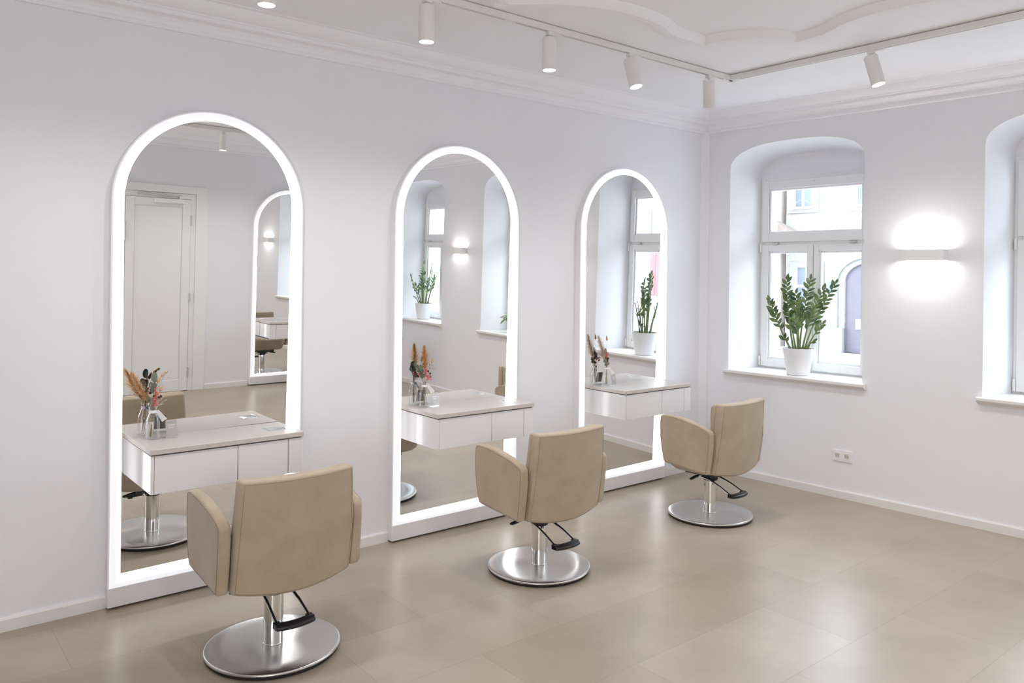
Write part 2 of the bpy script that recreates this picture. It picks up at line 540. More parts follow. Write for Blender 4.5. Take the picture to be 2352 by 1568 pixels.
# stucco moulding on the ceiling
sec = [catmull([(-3.75, -1.30), (-3.4, -1.22), (-3.12, -1.05)], 5), catmull([(-3.12, -1.05), (-3.03, -1.02)], 2),
       catmull([(-3.03, -1.02), (-2.966, -1.10), (-2.867, -1.191), (-2.723, -1.28), (-2.54, -1.335), (-2.315, -1.324), (-2.15, -1.262)], 6),
       [Vector((-2.15, -1.262, 0)), Vector((-2.05, -1.25, 0)), Vector((-1.686, -1.249, 0))],
       [Vector((-1.686, -1.249, 0))] + catmull([(-1.705, -1.42), (-1.655, -1.53), (-1.565, -1.60)], 7) + [Vector((-1.371, -1.639, 0))],
       [Vector((-1.371, -1.639, 0))] + catmull([(-1.376, -1.83), (-1.405, -1.961), (-1.485, -2.107), (-1.521, -2.27), (-1.496, -2.466), (-1.44, -2.62), (-1.40, -2.8)], 6)]
path = [sec[0][0]]
for sg in sec: path += list(sg[1:])
path = [p for i, p in enumerate(path) if not i or (p - path[i - 1]).length > 1e-4]
mp_ = [(0.0, 0.0), (0.012, 0.012), (0.035, 0.016), (0.042, 0.028), (0.075, 0.032), (0.084, 0.042), (0.115, 0.040), (0.14, 0.022), (0.15, 0.0)]
v = []; f = []
for i, p in enumerate(path):
    d1 = (p - path[i - 1]).normalized() if i else (path[1] - p).normalized()
    d2 = (path[i + 1] - p).normalized() if i < len(path) - 1 else d1
    n1_ = Vector((d1.y, -d1.x, 0)); n2_ = Vector((d2.y, -d2.x, 0))
    nn = (n1_ + n2_).normalized(); k = 1 / max(0.6, nn.dot(n1_))
    for (o_, h_) in mp_:
        q = p + nn * (o_ * k); v.append((q.x, q.y, CEIL + .001 - h_))
n = len(mp_)
for i in range(len(path) - 1):
    for j in range(n - 1):
        f.append((i * n + j, (i + 1) * n + j, (i + 1) * n + j + 1, i * n + j + 1))
struct(MB().add(v, f, True).build('trim_3', 'ceiling_paint', sharp=30))

# baseboards
MIRX = [(-4.5775, -3.6225), (-3.0375, -2.0725), (-1.4985, -0.5335)]
bl = MB()
xs = [-ROOM_W] + [q for a in MIRX for q in a] + [0.0]
BP = [(0, 0), (-0.014, 0), (-0.014, 0.052), (-0.010, 0.060), (0, 0.060)]
for i in range(0, len(xs), 2):
    bl.prism(BP, xs[i], xs[i + 1], 'x')
struct(bl.build('baseboard_left', 'trim_white'))
brr = MB().prism(BP, 0.0, E0, 'x')
struct(brr.build('baseboard_right', 'trim_white'), (0, 0, 0), WROT)
bb = MB()
BP2 = [(-a, z) for a, z in BP]
for a, b2 in ((-ROOM_W, -3.31), (-2.19, -1.66), (-0.68, XR)):
    bb.prism([(p[0] - ROOM_D, p[1]) for p in BP2], a, b2, 'x')
struct(bb.build('baseboard_back', 'trim_white'))

# ------------------------------------------------------------------ windows
def make_window():
    F0, F1 = 0.325, 1.270; ZB, ZT = SILL_Z, 2.44
    y0 = WD
    fr = MB()
    for (a, b2, c, d) in ((F0, F0 + .05, ZB, ZT), (F1 - .05, F1, ZB, ZT), (F0 + .05, F1 - .05, ZT - .05, ZT), (F0 + .05, F1 - .05, ZB, ZB + .04)):
        fr.box(a, b2, y0 - .005, y0 + .07, c, d)
    fr.box(F0 + .05, F1 - .05, y0 - .008, y0 + .07, 1.875, 1.915)           # transom
    win = fr.build('window_1', 'frame_white', bevel=0.004)
    struct(win, (0, 0, 0), WROT)

    def sash(x0, x1, z0, z1, gx0, gx1, gz0, gz1):
        s_ = MB()
        yy0, yy1 = y0 - .022, y0 + .05
        for (a, b2, c, d) in ((x0, gx0, z0, z1), (gx1, x1, z0, z1), (gx0, gx1, z0, gz0), (gx0, gx1, gz1, z1)):
            s_.box(a, b2, yy0, yy1, c, d)
        so = s_.build('sash', 'frame_white', win, bevel=0.004)
        bd = MB()                                                        # glazing bead
        q = 0.016
        for (a, b2, c, d) in ((gx0, gx0 + q, gz0, gz1), (gx1 - q, gx1, gz0, gz1), (gx0 + q, gx1 - q, gz0, gz0 + q), (gx0 + q, gx1 - q, gz1 - q, gz1)):
            bd.box(a, b2, y0 - .005, y0 + .03, c, d)
        bd.build('glazing_bead', 'frame_white', so, bevel=0.003)
        MB().add([(gx0 + .01, y0 + .015, gz0 + .01), (gx1 - .01, y0 + .015, gz0 + .01), (gx1 - .01, y0 + .015, gz1 - .01), (gx0 + .01, y0 + .015, gz1 - .01)],
                 [(0, 1, 2, 3)]).build('pane', 'window_glass', so)
        return so
    sash(F0 + .022, F1 - .022, 1.908, ZT - .022, 0.405, 1.190, 1.978, 2.348)
    sash(F0 + .022, 0.796, ZB + .02, 1.882, 0.405, 0.752, 0.935, 1.828)
    sash(0.800, F1 - .022, ZB + .02, 1.882, 0.842, 1.190, 0.935, 1.828)
    # handle of the upper light, its two catches, hinges
    h = MB().box(0.765, 0.80, y0 - .034, y0 - .022, 2.385, 2.405)
    h.box(0.765, 0.865, y0 - .046, y0 - .034, 2.398, 2.410)
    h.build('window_handle', 'plastic_white', win, bevel=0.003)
    for cx in (0.475, 1.12):
        MB().box(cx - .025, cx + .025, y0 - .034, y0 - .02, 1.888, 1.902).build('catch', 'hinge_metal', win, bevel=0.002)
    for (cx, z0, z1) in ((F0 + .013, 1.82, 1.895), (F0 + .013, 0.875, 0.955), (F1 - .013, 1.82, 1.895), (F1 - .013, 0.875, 0.955)):
        MB().cyl((cx, y0 - .024, z0), (cx, y0 - .024, z1), 0.009, seg=12).build('hinge', 'plastic_white', win)
    # sill board with a moulded nose
    sl = MB().prism([(-0.045, 0.835), (-0.045, 0.851), (-0.040, 0.856), (WD - .004, 0.856), (WD - .004, 0.80), (-0.0, 0.80), (-0.003, 0.812), (-0.028, 0.822)], 0.248, 1.345, 'x')
    sl.prism([(-0.045, 0.835), (-0.045, 0.851), (-0.040, 0.856), (-0.002, 0.856), (-0.002, 0.802), (-0.003, 0.812), (-0.028, 0.822)], 0.222, 0.248, 'x')
    sl.prism([(-0.045, 0.835), (-0.045, 0.851), (-0.040, 0.856), (-0.002, 0.856), (-0.002, 0.802), (-0.003, 0.812), (-0.028, 0.822)], 1.345, 1.371, 'x')
    sl.build('window_sill', 'trim_white', win)
    return win


win = make_window()
for i in (1, 2):
    wn = dup(win, SDIR * WIN_S[i]); wn.name = 'window_%d' % (i + 1)

# ------------------------------------------------------------------ arched mirrors with a light border
def arch(hw, z0, ztop, n=48):
    pts = [(-hw, z0), (hw, z0)]
    zs = ztop - hw
    pts += [(hw, z0 + (zs - z0) * k / 6) for k in range(1, 6)]
    for k in range(n + 1):
        a = PI * k / n
        pts.append((hw * math.cos(a), zs + hw * math.sin(a)))
    pts += [(-hw, zs - (zs - z0) * k / 6) for k in range(1, 6)]
    return pts


HW, HWI, MT, MTI, MB0, PL0, PL1 = 0.482, 0.427, 2.427, 2.376, 0.138, 0.010, 0.103
FRONT = -0.056


def glass_mesh(parent, th, ph):
    g = arch(HWI + .001, MB0 - .001, MTI + .001)
    v = []
    for (x, z) in g:
        y = FRONT + .001 + math.tan(th) * (MTI - z) + math.tan(ph) * x
        v.append((x, min(y, -0.0015), z))
    mb = MB(); mb.add(v, [tuple(range(len(v)))])
    return mb.build('mirror_glass', 'mirror_silver', parent, weld=False)


def make_mirror(loc, rz, label, th, ph):
    t_ = thing('arched_mirror', label, 'mirror', loc, rz, 'arched mirrors with a light border')
    MB().ring(arch(HW - .008, PL1, MT - .008), arch(HW, PL1, MT), FRONT + .006, -0.0005).build('frame', 'plastic_white', t_)
    q = 0.020
    MB().ring(arch(HWI + q, MB0 - q * .8, MTI + q), arch(HW - .008, PL1, MT - .008), FRONT, -0.001).build('light_border', 'strip_glow', t_)
    MB().ring(arch(HWI, MB0, MTI), arch(HWI + q, MB0 - q * .8, MTI + q), FRONT, -0.001).build('light_line', 'strip_line', t_)
    MB().box(-HW, HW, FRONT, -0.001, PL0, PL1).build('kick_panel', 'lacquer_white', t_, bevel=0.003)
    return t_


mir1 = make_mirror((-4.100, 0, 0), 0, 'tall arched mirror with glowing border, leftmost of the three behind the desks', .0195, .0175)
mir2 = dup(mir1, (-2.555, 0, 0), None, 'tall arched mirror with glowing border, middle of the three behind the desks')
mir3 = dup(mir1, (-1.016, 0, 0), None, 'tall arched mirror with glowing border, nearest the window corner of the three behind the desks')
mir4 = dup(mir1, (-1.170, -ROOM_D, 0), PI, 'arched glowing mirror across the room, seen only as a reflection beside the door')
for mm, th, ph in ((mir1, .0195, .0175), (mir2, .015, .0175), (mir3, .015, .0175), (mir4, .0025, .0025)):
    glass_mesh(mm, th, ph)

# ------------------------------------------------------------------ wall desks
def make_desk(loc, label):
    t_ = thing('styling_desk', label, 'desk', loc, 0, 'floating desks at the mirrors')
    # local origin: left back corner at the mirror, floor level; x to the right, y towards the mirror
    MB().box(0.0, 0.74, -0.328, 0.0, 0.775, 0.800).build('worktop', 'desk_top', t_, bevel=0.0025)
    bx = MB()
    bx.box(0.004, 0.018, -0.322, 0.0, 0.594, 0.770)
    bx.box(0.016, 0.736, -0.300, 0.0, 0.594, 0.606)
    bx.box(0.016, 0.736, -0.014, 0.0, 0.606, 0.770)
    bx.box(0.660, 0.736, -0.322, 0.0, 0.594, 0.770)
    bx.build('carcass', 'lacquer_white', t_, bevel=0.0015)
    MB().box(0.018, 0.660, -0.302, -0.014, 0.606, 0.7755).box(0.012, 0.73, -0.312, -0.004, 0.7695, 0.7755).build('recess', 'gap_dark', t_)
    MB().box(0.020, 0.400, -0.322, -0.303, 0.594, 0.769).build('drawer', 'lacquer_white', t_, bevel=0.0015)
    MB().box(0.404, 0.656, -0.322, -0.303, 0.594, 0.769).build('drawer', 'lacquer_white', t_, bevel=0.0015)
    # flush steel holder plate with a shallow cup
    ins = MB()
    op = rrect(0.595, 0.703, -0.225, -0.128, 0.022)
    n_ = len(op); cx, cy = 0.649, -0.1765
    lv = [(1.0, 0.8012), (0.80, 0.8016), (0.74, 0.8014), (0.66, 0.8008), (0.0, 0.8006)]
    v_ = []; f_ = []
    for (k_, z_) in lv[:-1]:
        v_ += [(cx + (p[0] - cx) * k_, cy + (p[1] - cy) * k_, z_) for p in op]
    v_.append((cx, cy, 0.8006))
    for r_ in range(3):
        for i in range(n_):
            j = (i + 1) % n_
            f_.append((r_ * n_ + i, r_ * n_ + j, (r_ + 1) * n_ + j, (r_ + 1) * n_ + i))
    for i in range(n_): f_.append((3 * n_ + i, 3 * n_ + (i + 1) % n_, 4 * n_))
    ins.add(v_, f_, True).add([(p[0], p[1], 0.799) for p in op] + [(p[0], p[1], 0.8012) for p in op],
                              [(i, (i + 1) % n_, n_ + (i + 1) % n_, n_ + i) for i in range(n_)])
    ins.build('steel_inlay', 'polished_plate', t_)
    return t_


D1 = make_desk((-4.476, -0.024, 0), 'white floating desk with beige top behind the nearest chair, at the leftmost mirror')
D2 = dup(D1, (-2.920, -0.026, 0), None, 'white floating desk with beige top at the middle mirror')
D3 = dup(D1, (-1.333, -0.026, 0), None, 'white floating desk with beige top at the mirror nearest the window corner')

D4 = dup(D1, (-0.800, -ROOM_D + 0.020, 0), PI, 'white floating desk at the mirror across the room, seen only as a reflection')
# ------------------------------------------------------------------ chairs
def make_chair(loc, rz, label):
    t_ = thing('salon_chair', label, 'chair', loc, rz, 'beige hydraulic salon chairs')
    up = 'upholstery'
    # base and column
    MB().lathe([(0.272, 0.0), (0.276, 0.004), (0.276, 0.014)], 64).build('rubber_foot_ring', 'rubber', t_)
    MB().lathe([(0.276, 0.0135), (0.2815, 0.016), (0.2825, 0.021), (0.279, 0.0255), (0.272, 0.027), (0.20, 0.0285), (0.06, 0.0300), (0.0, 0.0302)], 96, cap1=False).build('base_plate', 'brushed_steel', t_, sharp=60)
    MB().lathe([(0.041, 0.029), (0.041, 0.246)], 40).lathe([(0.0425, 0.029), (0.0425, 0.032), (0.041, 0.034)], 40, False, False).build('column', 'chrome', t_)
    cl = MB().lathe([(0.046, 0.243), (0.050, 0.247), (0.050, 0.292), (0.046, 0.296)], 36)
    cl.box(-0.12, 0.12, -0.11, 0.12, 0.290, 0.325)
    co = cl.build('collar', 'black_plastic', t_, bevel=0.003)
    lv = MB().tube([(-0.045, 0.02, 0.275), (-0.085, 0.03, 0.277), (-0.10, 0.032, 0.276)], 0.0065, 10)
    lo = lv.build('release_lever', 'chrome', t_)
    MB().tube([(-0.098, 0.032, 0.276), (-0.125, 0.034, 0.274), (-0.165, 0.036, 0.267), (-0.178, 0.036, 0.268)], [0.008, 0.010, 0.009, 0.005], 10).build('lever_grip', 'black_plastic', lo)
    # foot pump pedal at the back
    pr = MB()
    for sx in (-1, 1):
        pr.tube([(sx * 0.055, 0.05, 0.262), (sx * 0.060, -0.03, 0.258), (sx * 0.066, -0.12, 0.228), (sx * 0.070, -0.205, 0.190)], 0.0058, 10)
    po = pr.build('pump_rods', 'chrome', t_)
    rc = MB()
    for sx in (-1, 1):
        rc.tube([(sx * 0.0548, 0.05, 0.2655), (sx * 0.0598, -0.03, 0.2615), (sx * 0.0658, -0.12, 0.2315), (sx * 0.0698, -0.200, 0.195)], 0.0052, 8)
        rc.box(sx * 0.07 - .013, sx * 0.07 + .013, -0.225, -0.192, 0.176, 0.199)
    rc.build('rod_sleeves', 'black_plastic', po)
    pd = MB(); v_ = []; f_ = []
    for i in range(13):
        u = -1 + 2 * i / 12
        x = 0.083 * u; yb = -0.206 - 0.016 * (1 - u * u)
        zc = 0.186
        hh = 0.012
        for (dy, dz) in ((0.012, hh), (-0.010, hh + .001), (-0.030, hh - .007), (-0.032, -0.004), (-0.026, -0.011), (0.012, -0.009)):
            v_.append((x, yb + dy, zc + dz))
    for i in range(12):
        for k in range(6):
            k2 = (k + 1) % 6
            f_.append((i * 6 + k, (i + 1) * 6 + k, (i + 1) * 6 + k2, i * 6 + k2))
    f_ += [tuple(range(6)), tuple(reversed(range(72, 78)))]
    pd.add(v_, f_, True).build('pedal_pad', 'black_plastic', t_, bevel=0.003)
    # seat shell and cushion
    nu, nv = 14, 12
    v_ = []; f_ = []

    def seat_ring(z, hx, yb, yf, e=4.0, sag=0.0, n=40):
        out = []
        for k in range(n):
            a = 2 * PI * k / n
            c, s_ = math.cos(a), math.sin(a)
            x = hx * math.copysign(abs(c) ** (2 / e), c)
            y = math.copysign(abs(s_) ** (2 / e), s_)
            y = (yb + yf) / 2 + y * (yf - yb) / 2
            out.append((x, y, z - sag * (1 - (x / hx) ** 2) * max(0.0, (y - yb) / (yf - yb)) ** 1.2))
        return out
    rings = [(0.322, 0.17, -0.13, 0.14, 0.0), (0.328, 0.225, -0.165, 0.185, 0.0), (0.345, 0.243, -0.18, 0.205, 0.0), (0.385, 0.250, -0.185, 0.222, 0.0),
             (0.400, 0.2505, -0.185, 0.228, 0.0)]
    for rg in rings: v_ += seat_ring(*rg[:4], sag=rg[4])
    n = 40
    for i in range(len(rings) - 1):
        for k in range(n):
            k2 = (k + 1) % n
            f_.append((i * n + k, i * n + k2, (i + 1) * n + k2, (i + 1) * n + k))
    f_ += [tuple(reversed(range(n))), tuple(range((len(rings) - 1) * n, len(rings) * n))]
    MB().add(v_, f_, True).build('seat_shell', up, t_, sharp=60)
    v_ = []; f_ = []
    rings = [(0.400, 0.250, -0.18, 0.232, 0.0), (0.410, 0.252, -0.182, 0.244, 0.004), (0.455, 0.252, -0.182, 0.262, 0.012), (0.482, 0.250, -0.180, 0.272, 0.020),
             (0.498, 0.243, -0.172, 0.268, 0.024), (0.505, 0.222, -0.155, 0.250, 0.026), (0.507, 0.15, -0.10, 0.18, 0.020), (0.507, 0.05, -0.03, 0.08, 0.014)]
    for rg in rings: v_ += seat_ring(*rg[:4], sag=rg[4])
    for i in range(len(rings) - 1):
        for k in range(n):
            k2 = (k + 1) % n
            f_.append((i * n + k, i * n + k2, (i + 1) * n + k2, (i + 1) * n + k))
    f_ += [tuple(reversed(range(n))), tuple(range((len(rings) - 1) * n, len(rings) * n))]
    MB().add(v_, f_, True).build('seat_cushion', up, t_, sharp=60)
    # armrests
    top = [Vector((p[0], p[1], 0)) for p in ((0.190, 0.668), (0.176, 0.689), (0.10, 0.693), (0.0, 0.686), (-0.08, 0.671), (-0.15, 0.651), (-0.200, 0.632), (-0.213, 0.612))]
    prof = [(-0.186, 0.352), (0.145, 0.376), (0.158, 0.390), (0.178, 0.46), (0.192, 0.55), (0.194, 0.62)] + [(p.x, p.y) for p in catmull(top, 4)] + [(-0.212, 0.55), (-0.203, 0.46)]
    for sx in (-1, 1):
        a = MB()
        x0, x1 = (-0.309, -0.260) if sx < 0 else (0.260, 0.309)
        a.prism(prof, x0, x1, 'x')
        ao = a.build('armrest', up, t_, bevel=0.013, bseg=4)
        st = MB()
        for xx in ((x0 - .0006 if sx < 0 else x1 + .0006),):
            loop = []
            cx_ = sum(p[0] for p in prof) / len(prof); cz_ = sum(p[1] for p in prof) / len(prof)
            for p in prof + prof[:1]:
                d = Vector((p[0] - cx_, p[1] - cz_)); L_ = d.length
                k_ = (L_ - 0.014) / L_
                loop.append((xx, cx_ + d.x * k_, cz_ + d.y * k_))
            st.tube(loop, 0.0009, 5, False)
        st.build('seam', 'seam_thread', ao)
    # backrest: curved shell and a slimmer front cushion
    def back_panel(nm, w0, w1, zb, zt, y_off, thick, drop, inset, bul=1.0):
        NU, NV = 16, 12
        v_ = []; f_ = []

        def pt(u, vv, side):
            hw = w0 + (w1 - w0) * vv ** 1.8
            zlo = zb - drop * (1 - u * u) ; zhi = zt - 0.006 * (1 - u * u)
            z = zlo + (zhi - zlo) * vv
            y = -0.200 - 0.058 * vv - 0.010 * math.sin(PI * vv) * 1.0 - bul * (0.036 - 0.014 * vv) * (1 - u * u)
            return (hw * u, y + y_off + (thick if side else 0.0), z)
        for side in (0, 1):
            for j in range(NV + 1):
                for i in range(NU + 1):
                    v_.append(pt(-1 + 2 * i / NU, j / NV, side))
        W = NU + 1; S = W * (NV + 1)
        for j in range(NV):
            for i in range(NU):
                a = j * W + i
                f_.append((a, a + 1, a + W + 1, a + W)); f_.append((S + a, S + a + W, S + a + W + 1, S + a + 1))
        for j in range(NV):
            a = j * W; f_.append((a, a + W, S + a + W, S + a)); a += NU; f_.append((a, S + a, S + a + W, a + W))
        for i in range(NU):
            f_.append((i, S + i, S + i + 1, i + 1)); a = NV * W + i; f_.append((a, a + 1, S + a + 1, S + a))
        mb = MB().add(v_, f_, True)
        o = mb.build(nm, up, t_, bevel=0.012, bseg=4)
        # stitched seam round the rear face
        lp = []
        q = 0.955
        for i in range(17): lp.append(pt((-1 + 2 * i / 16) * q, 0.02, 0))
        for j in range(1, 13): lp.append(pt(q, 0.02 + 0.955 * j / 12, 0))
        for i in range(1, 17): lp.append(pt((1 - 2 * i / 16) * q, 0.975, 0))
        for j in range(1, 13): lp.append(pt(-q, 0.975 - 0.955 * j / 12, 0))
        if inset:
            MB().tube([(a_, b_2 - .0004, c_) for a_, b_2, c_ in lp], 0.0009, 5, False).build('seam', 'seam_thread', o)
        return o
    back_panel('backrest', 0.254, 0.238, 0.350, 0.803, 0.0, 0.055, 0.032, True)
    back_panel('back_cushion', 0.248, 0.233, 0.42, 0.800, 0.052, 0.034, 0.0, False)
    MB().box(0.230, 0.249, -0.222, -0.2185, 0.715, 0.748).build('loop_tag', 'black_plastic', t_)
    return t_


CH1 = make_chair((-4.112, -0.885, 0), 0.0, 'beige salon chair nearest the camera, at the leftmost mirror')
CH2 = dup(CH1, (-2.596, -0.885, 0), 0.0, 'middle beige salon chair of the row, in front of the middle mirror')
CH3 = dup(CH1, (-1.046, -0.870, 0), math.radians(1.5), 'beige salon chair farthest from the camera, by the window corner')

CH4 = dup(CH1, (-1.14, -4.475, 0), PI, 'beige salon chair across the room, seen only as a reflection in the leftmost mirror')

# ------------------------------------------------------------------ vases, bouquets, card stands
def make_vase(loc, label):
    t_ = thing('glass_vase', label, 'vase', loc, 0, 'ribbed glass bottle vases')
    body = MB()
    body.lathe([(0.026, 0.001), (0.0305, 0.004), (0.031, 0.012), (0.031, 0.075)], 96, True, False, rib=0.018, ribn=18)
    body.lathe([(0.031, 0.075), (0.0305, 0.085), (0.027, 0.098), (0.0215, 0.112), (0.0175, 0.124), (0.0160, 0.134), (0.0165, 0.146), (0.0195, 0.152), (0.0205, 0.155), (0.019, 0.156)], 48, False, False)
    bo = body.build('bottle', 'vase_glass', t_, weld=True, fix=False)
    MB().lathe([(0.0172, 0.126), (0.0168, 0.140)], 32, False, False).build('paper_band', 'paper_tag', t_)
    tg_ = MB()
    a = Vector((0.016, -0.010, 0.137)); b_ = Vector((0.048, -0.022, 0.088))
    wv = Vector((0.010, -0.006, 0.008))
    tg_.add([a - wv * .55, a + wv * .55, b_ + wv, b_ - wv] + [p + Vector((0.0006, 0.0008, 0)) for p in (a - wv * .55, a + wv * .55, b_ + wv, b_ - wv)],
            [(0, 1, 2, 3), (7, 6, 5, 4), (0, 4, 5, 1), (1, 5, 6, 2), (2, 6, 7, 3), (3, 7, 4, 0)])
    tg_.build('paper_tag', 'paper_tag', t_)
    return t_


V1 = make_vase((-4.400, -0.098, 0.8), 'clear ribbed bottle vase with a white tag on the leftmost desk')
V2 = dup(V1, (-2.846, -0.098, 0.8), None, 'clear ribbed bottle vase with a white tag on the middle desk')
V3 = dup(V1, (-1.262, -0.098, 0.8), None, 'clear ribbed bottle vase with a white tag on the desk nearest the window corner')


def plume(base, tip, width, nm, material, parent, n=520):
    """feathery pampas head: a spine carrying hundreds of fine hairs"""
    base = Vector(base); tip = Vector(tip); ax = tip - base; L_ = ax.length
    d = ax.normalized()
    a = Vector((1, 0, 0)) if abs(d.x) < .8 else Vector((0, 1, 0))
    n1_ = (a - d * a.dot(d)).normalized(); n2_ = d.cross(n1_)
    mb = MB(); mb.tube([base, base + ax * .5, tip], [0.0014, 0.001, 0.0005], 5)
    v_ = []; f_ = []
    for k in range(n):
        t_ = R.random() ** 0.9
        ang = R.uniform(0, 2 * PI)
        rad = (n1_ * math.cos(ang) + n2_ * math.sin(ang))
        env = 1.25 * width * (0.22 + 0.78 * math.sin(PI * min(1, (0.08 + t_ * 0.92) ** .75))) * R.uniform(0.35, 1.15)
        p0 = base + ax * t_ * 0.93
        p1 = p0 + rad * env * .6 + d * L_ * R.uniform(0.05, 0.14)
        p2 = p0 + rad * env + d * L_ * R.uniform(0.08, 0.20)
        wd = rad.cross(d) * R.uniform(0.0006, 0.0013)
        o_ = len(v_)
        v_ += [p0 - wd, p0 + wd, p1 + wd, p1 - wd, p2]
        f_ += [(o_, o_ + 1, o_ + 2, o_ + 3), (o_ + 3, o_ + 2, o_ + 4)]
    mb.add(v_, f_)
    return mb.build(nm, material, parent, fix=False, weld=False)


def leaf_round(mb, c, nrm, r, elong=1.0, axis=None):
    nrm = Vector(nrm).normalized()
    a = Vector(axis) if axis else Vector((0, 0, 1))
    if abs(a.normalized().dot(nrm)) > .95: a = Vector((1, 0, 0))
    up_ = (a - nrm * a.dot(nrm)).normalized(); sd = nrm.cross(up_)
    c = Vector(c); v_ = [c + nrm * r * .12]; n = 10
    for k in range(n):
        an = 2 * PI * k / n
        v_.append(c + up_ * math.sin(an) * r * elong + sd * math.cos(an) * r)
    mb.add(v_, [(0, 1 + k, 1 + (k + 1) % n) for k in range(n)], True)


def bouquet(loc, label, kind):
    t_ = thing('dried_bouquet', label, 'flowers', loc, 0, 'dried flowers in the vases')
    st = MB()
    neck = Vector((0, 0, 0.15))

    def stem(tip, rr=0.0011, foot=None):
        foot = foot or (R.uniform(-.014, .014), R.uniform(-.014, .014), 0.012)
        st.tube([foot, neck + Vector((tip[0] * .06, tip[1] * .06, -.02)), neck + (Vector(tip) - neck) * .4 + Vector((0, 0, .01)), tip], rr, 5)
    spec = {
        0: dict(pl=((-0.028, 0, .185), (-0.098, 0.005, .325), .034, 'pampas_tan'), bt=[((0.045, 0, .255), (0.030, 0, .225)), ((0.030, -.01, .305), (0.018, -.01, .268)), ((0.055, 0.0, .318), (0.036, 0, .300)), ((0.068, 0, .322), (.052, 0, .316))],
                eu=[(0.002, -.01, .300, .015, 1.6), (-.012, -.006, .262, .014, 1.1), (0.006, -.006, .258, .012, 1.1), (-.004, 0, .238, .012, 1.0), (-.022, .01, .195, .012, 1.2)],
                pet=('coral_petal', [(0.010 + R.uniform(-.008, .008), -.010 + R.uniform(-.008, .008), .165 + .0055 * k) for k in range(16)]), berry=[(0.026, -.008, .200), (0.002, -.012, .208), (0.034, -.005, .204)], cl=[(0, 16)]),
        1: dict(pl=((0.004, 0, .215), (-0.004, 0.0, .372), .040, 'pampas_orange'), bt=[((0.060, 0, .300), (0.052, 0, .262))],
                eu=[(-.040, .045, .262, .015, 1.0), (-.032, .036, .246, .013, 1.0), (-.026, .03, .230, .014, 1.0), (-.016, .02, .208, .014, 1.0), (-.008, .012, .190, .015, 1.0), (-.022, .004, .245, .012, 1.4), (-.018, -.002, .222, .014, 1.1), (-.006, -.004, .205, .015, 1.1), (.034, -.01, .185, .010, 1.0)],
                pet=('pink_petal', [(0.002 + R.uniform(-.013, .013), -.012 + R.uniform(-.008, .008), .222 + R.uniform(-.012, .012)) for k in range(14)] +
                     [(0.012 + R.uniform(-.013, .013), -.012 + R.uniform(-.008, .008), .190 + R.uniform(-.012, .012)) for k in range(14)] + [(.026 + .006 * k, -.01, .172 - .002 * k) for k in range(4)] +
                     [(-.02 + R.uniform(-.006, .006), .03 + R.uniform(-.006, .006), .195 + R.uniform(-.014, .014)) for k in range(8)]), berry=[(0.020, -.006, .222), (.022, -.004, .215), (.034, -.01, .205)], cl=[(0, 14), (14, 28), (28, 32), (32, 40)]),
        2: dict(pl=((-0.016, 0, .185), (-0.086, 0.0, .368), .036, 'pampas_pale'), bt=[((-0.004, 0, .372), (0.002, 0, .332))],
                eu=[(-.020, -.008, .190, .015, 1.0), (-.010, -.012, .172, .012, 1.0), (.004, -.012, .168, .011, 1.0), (-.012, 0, .258, .010, 2.2), (-.004, .004, .230, .011, 1.8), (-.002, .006, .205, .013, 1.3), (-.016, -.01, .166, .010, 1)],
                pet=('coral_petal', [(-.006 + .0025 * k % .012, -.008 + R.uniform(-.004, .004), .215 + .0085 * (k % 5) + R.uniform(-.004, .004)) for k in range(10)] +
                     [(.012 + R.uniform(-.008, .008), .03 + R.uniform(-.006, .006), .19 + R.uniform(-.014, .014)) for k in range(10)] + [(.006, -.01, .168)]), berry=[(.010, -.008, .206), (.004, -.008, .197), (.000, -.01, .186)], cl=[(0, 10), (10, 20), (20, 21)]),
    }[kind]
    b_, tp, wd, mt = spec['pl']
    stem(b_, 0.0013)
    plume(b_, tp, wd, 'pampas_plume', mt, t_)
    for (tp, bs) in spec['bt']:
        tp = Vector(tp); bs = Vector(bs)
        stem(tuple(bs), 0.0007)
        dd = tp - bs; q = dd.to_track_quat('Z', 'Y').to_matrix().to_4x4(); q.translation = bs
        tl = MB().lathe([(0.001, 0), (0.0065, dd.length * .2), (0.0075, dd.length * .42), (0.0045, dd.length * .8), (0.0008, dd.length)], 10, mtx=q)
        tl.build('bunny_tail_head', 'bunny_tail', t_)
    eu = MB()
    for (x, y, z, r, e) in spec['eu']:
        leaf_round(eu, (x, y, z), (R.uniform(-.6, .5), -1, R.uniform(-.2, .6)), r, e, (R.uniform(-.3, .1), 0, 1))
        leaf_round(eu, (x + .004, y + .008, z - .008), (R.uniform(-.9, .9), -.5, R.uniform(-.2, .6)), r * .9, e)
    e0 = spec['eu'][0]
    stem(e0[:3], 0.001)
    eu.build('eucalyptus_leaves', 'eucalyptus', t_, fix=False, weld=False)
    pm, pts = spec['pet']
    for (i0, i1) in spec['cl']:
        pt_ = MB()
        cc = sum((Vector(p) for p in pts[i0:i1]), Vector()) / (i1 - i0)
        for p in pts[i0:i1]:
            pt_.ball(p, R.uniform(0.0042, 0.0066), 7, 5, (1, 1, .8))
            pt_.tube([cc, p], 0.0008, 4)
        stem(pts[i1 - 1], 0.001)
        pt_.build('blossom', pm, t_, fix=False, weld=False)
    bry = MB()
    for p in spec['berry']: bry.ball(p, 0.0068, 8, 6)
    bry.build('berries', 'dark_berry', t_, fix=False, weld=False)
    gy = MB()
    for k in range(16):
        p = (R.uniform(.02, .055), R.uniform(-.02, .01), R.uniform(.155, .205))
        gy.ball(p, 0.0022, 6, 4); gy.tube([(0, 0, .15), p], 0.0004, 4)
    gy.build('tiny_blossoms', 'gypsophila', t_, fix=False, weld=False)
    st.build('stems', 'dry_stem', t_, fix=False, weld=False)
    return t_


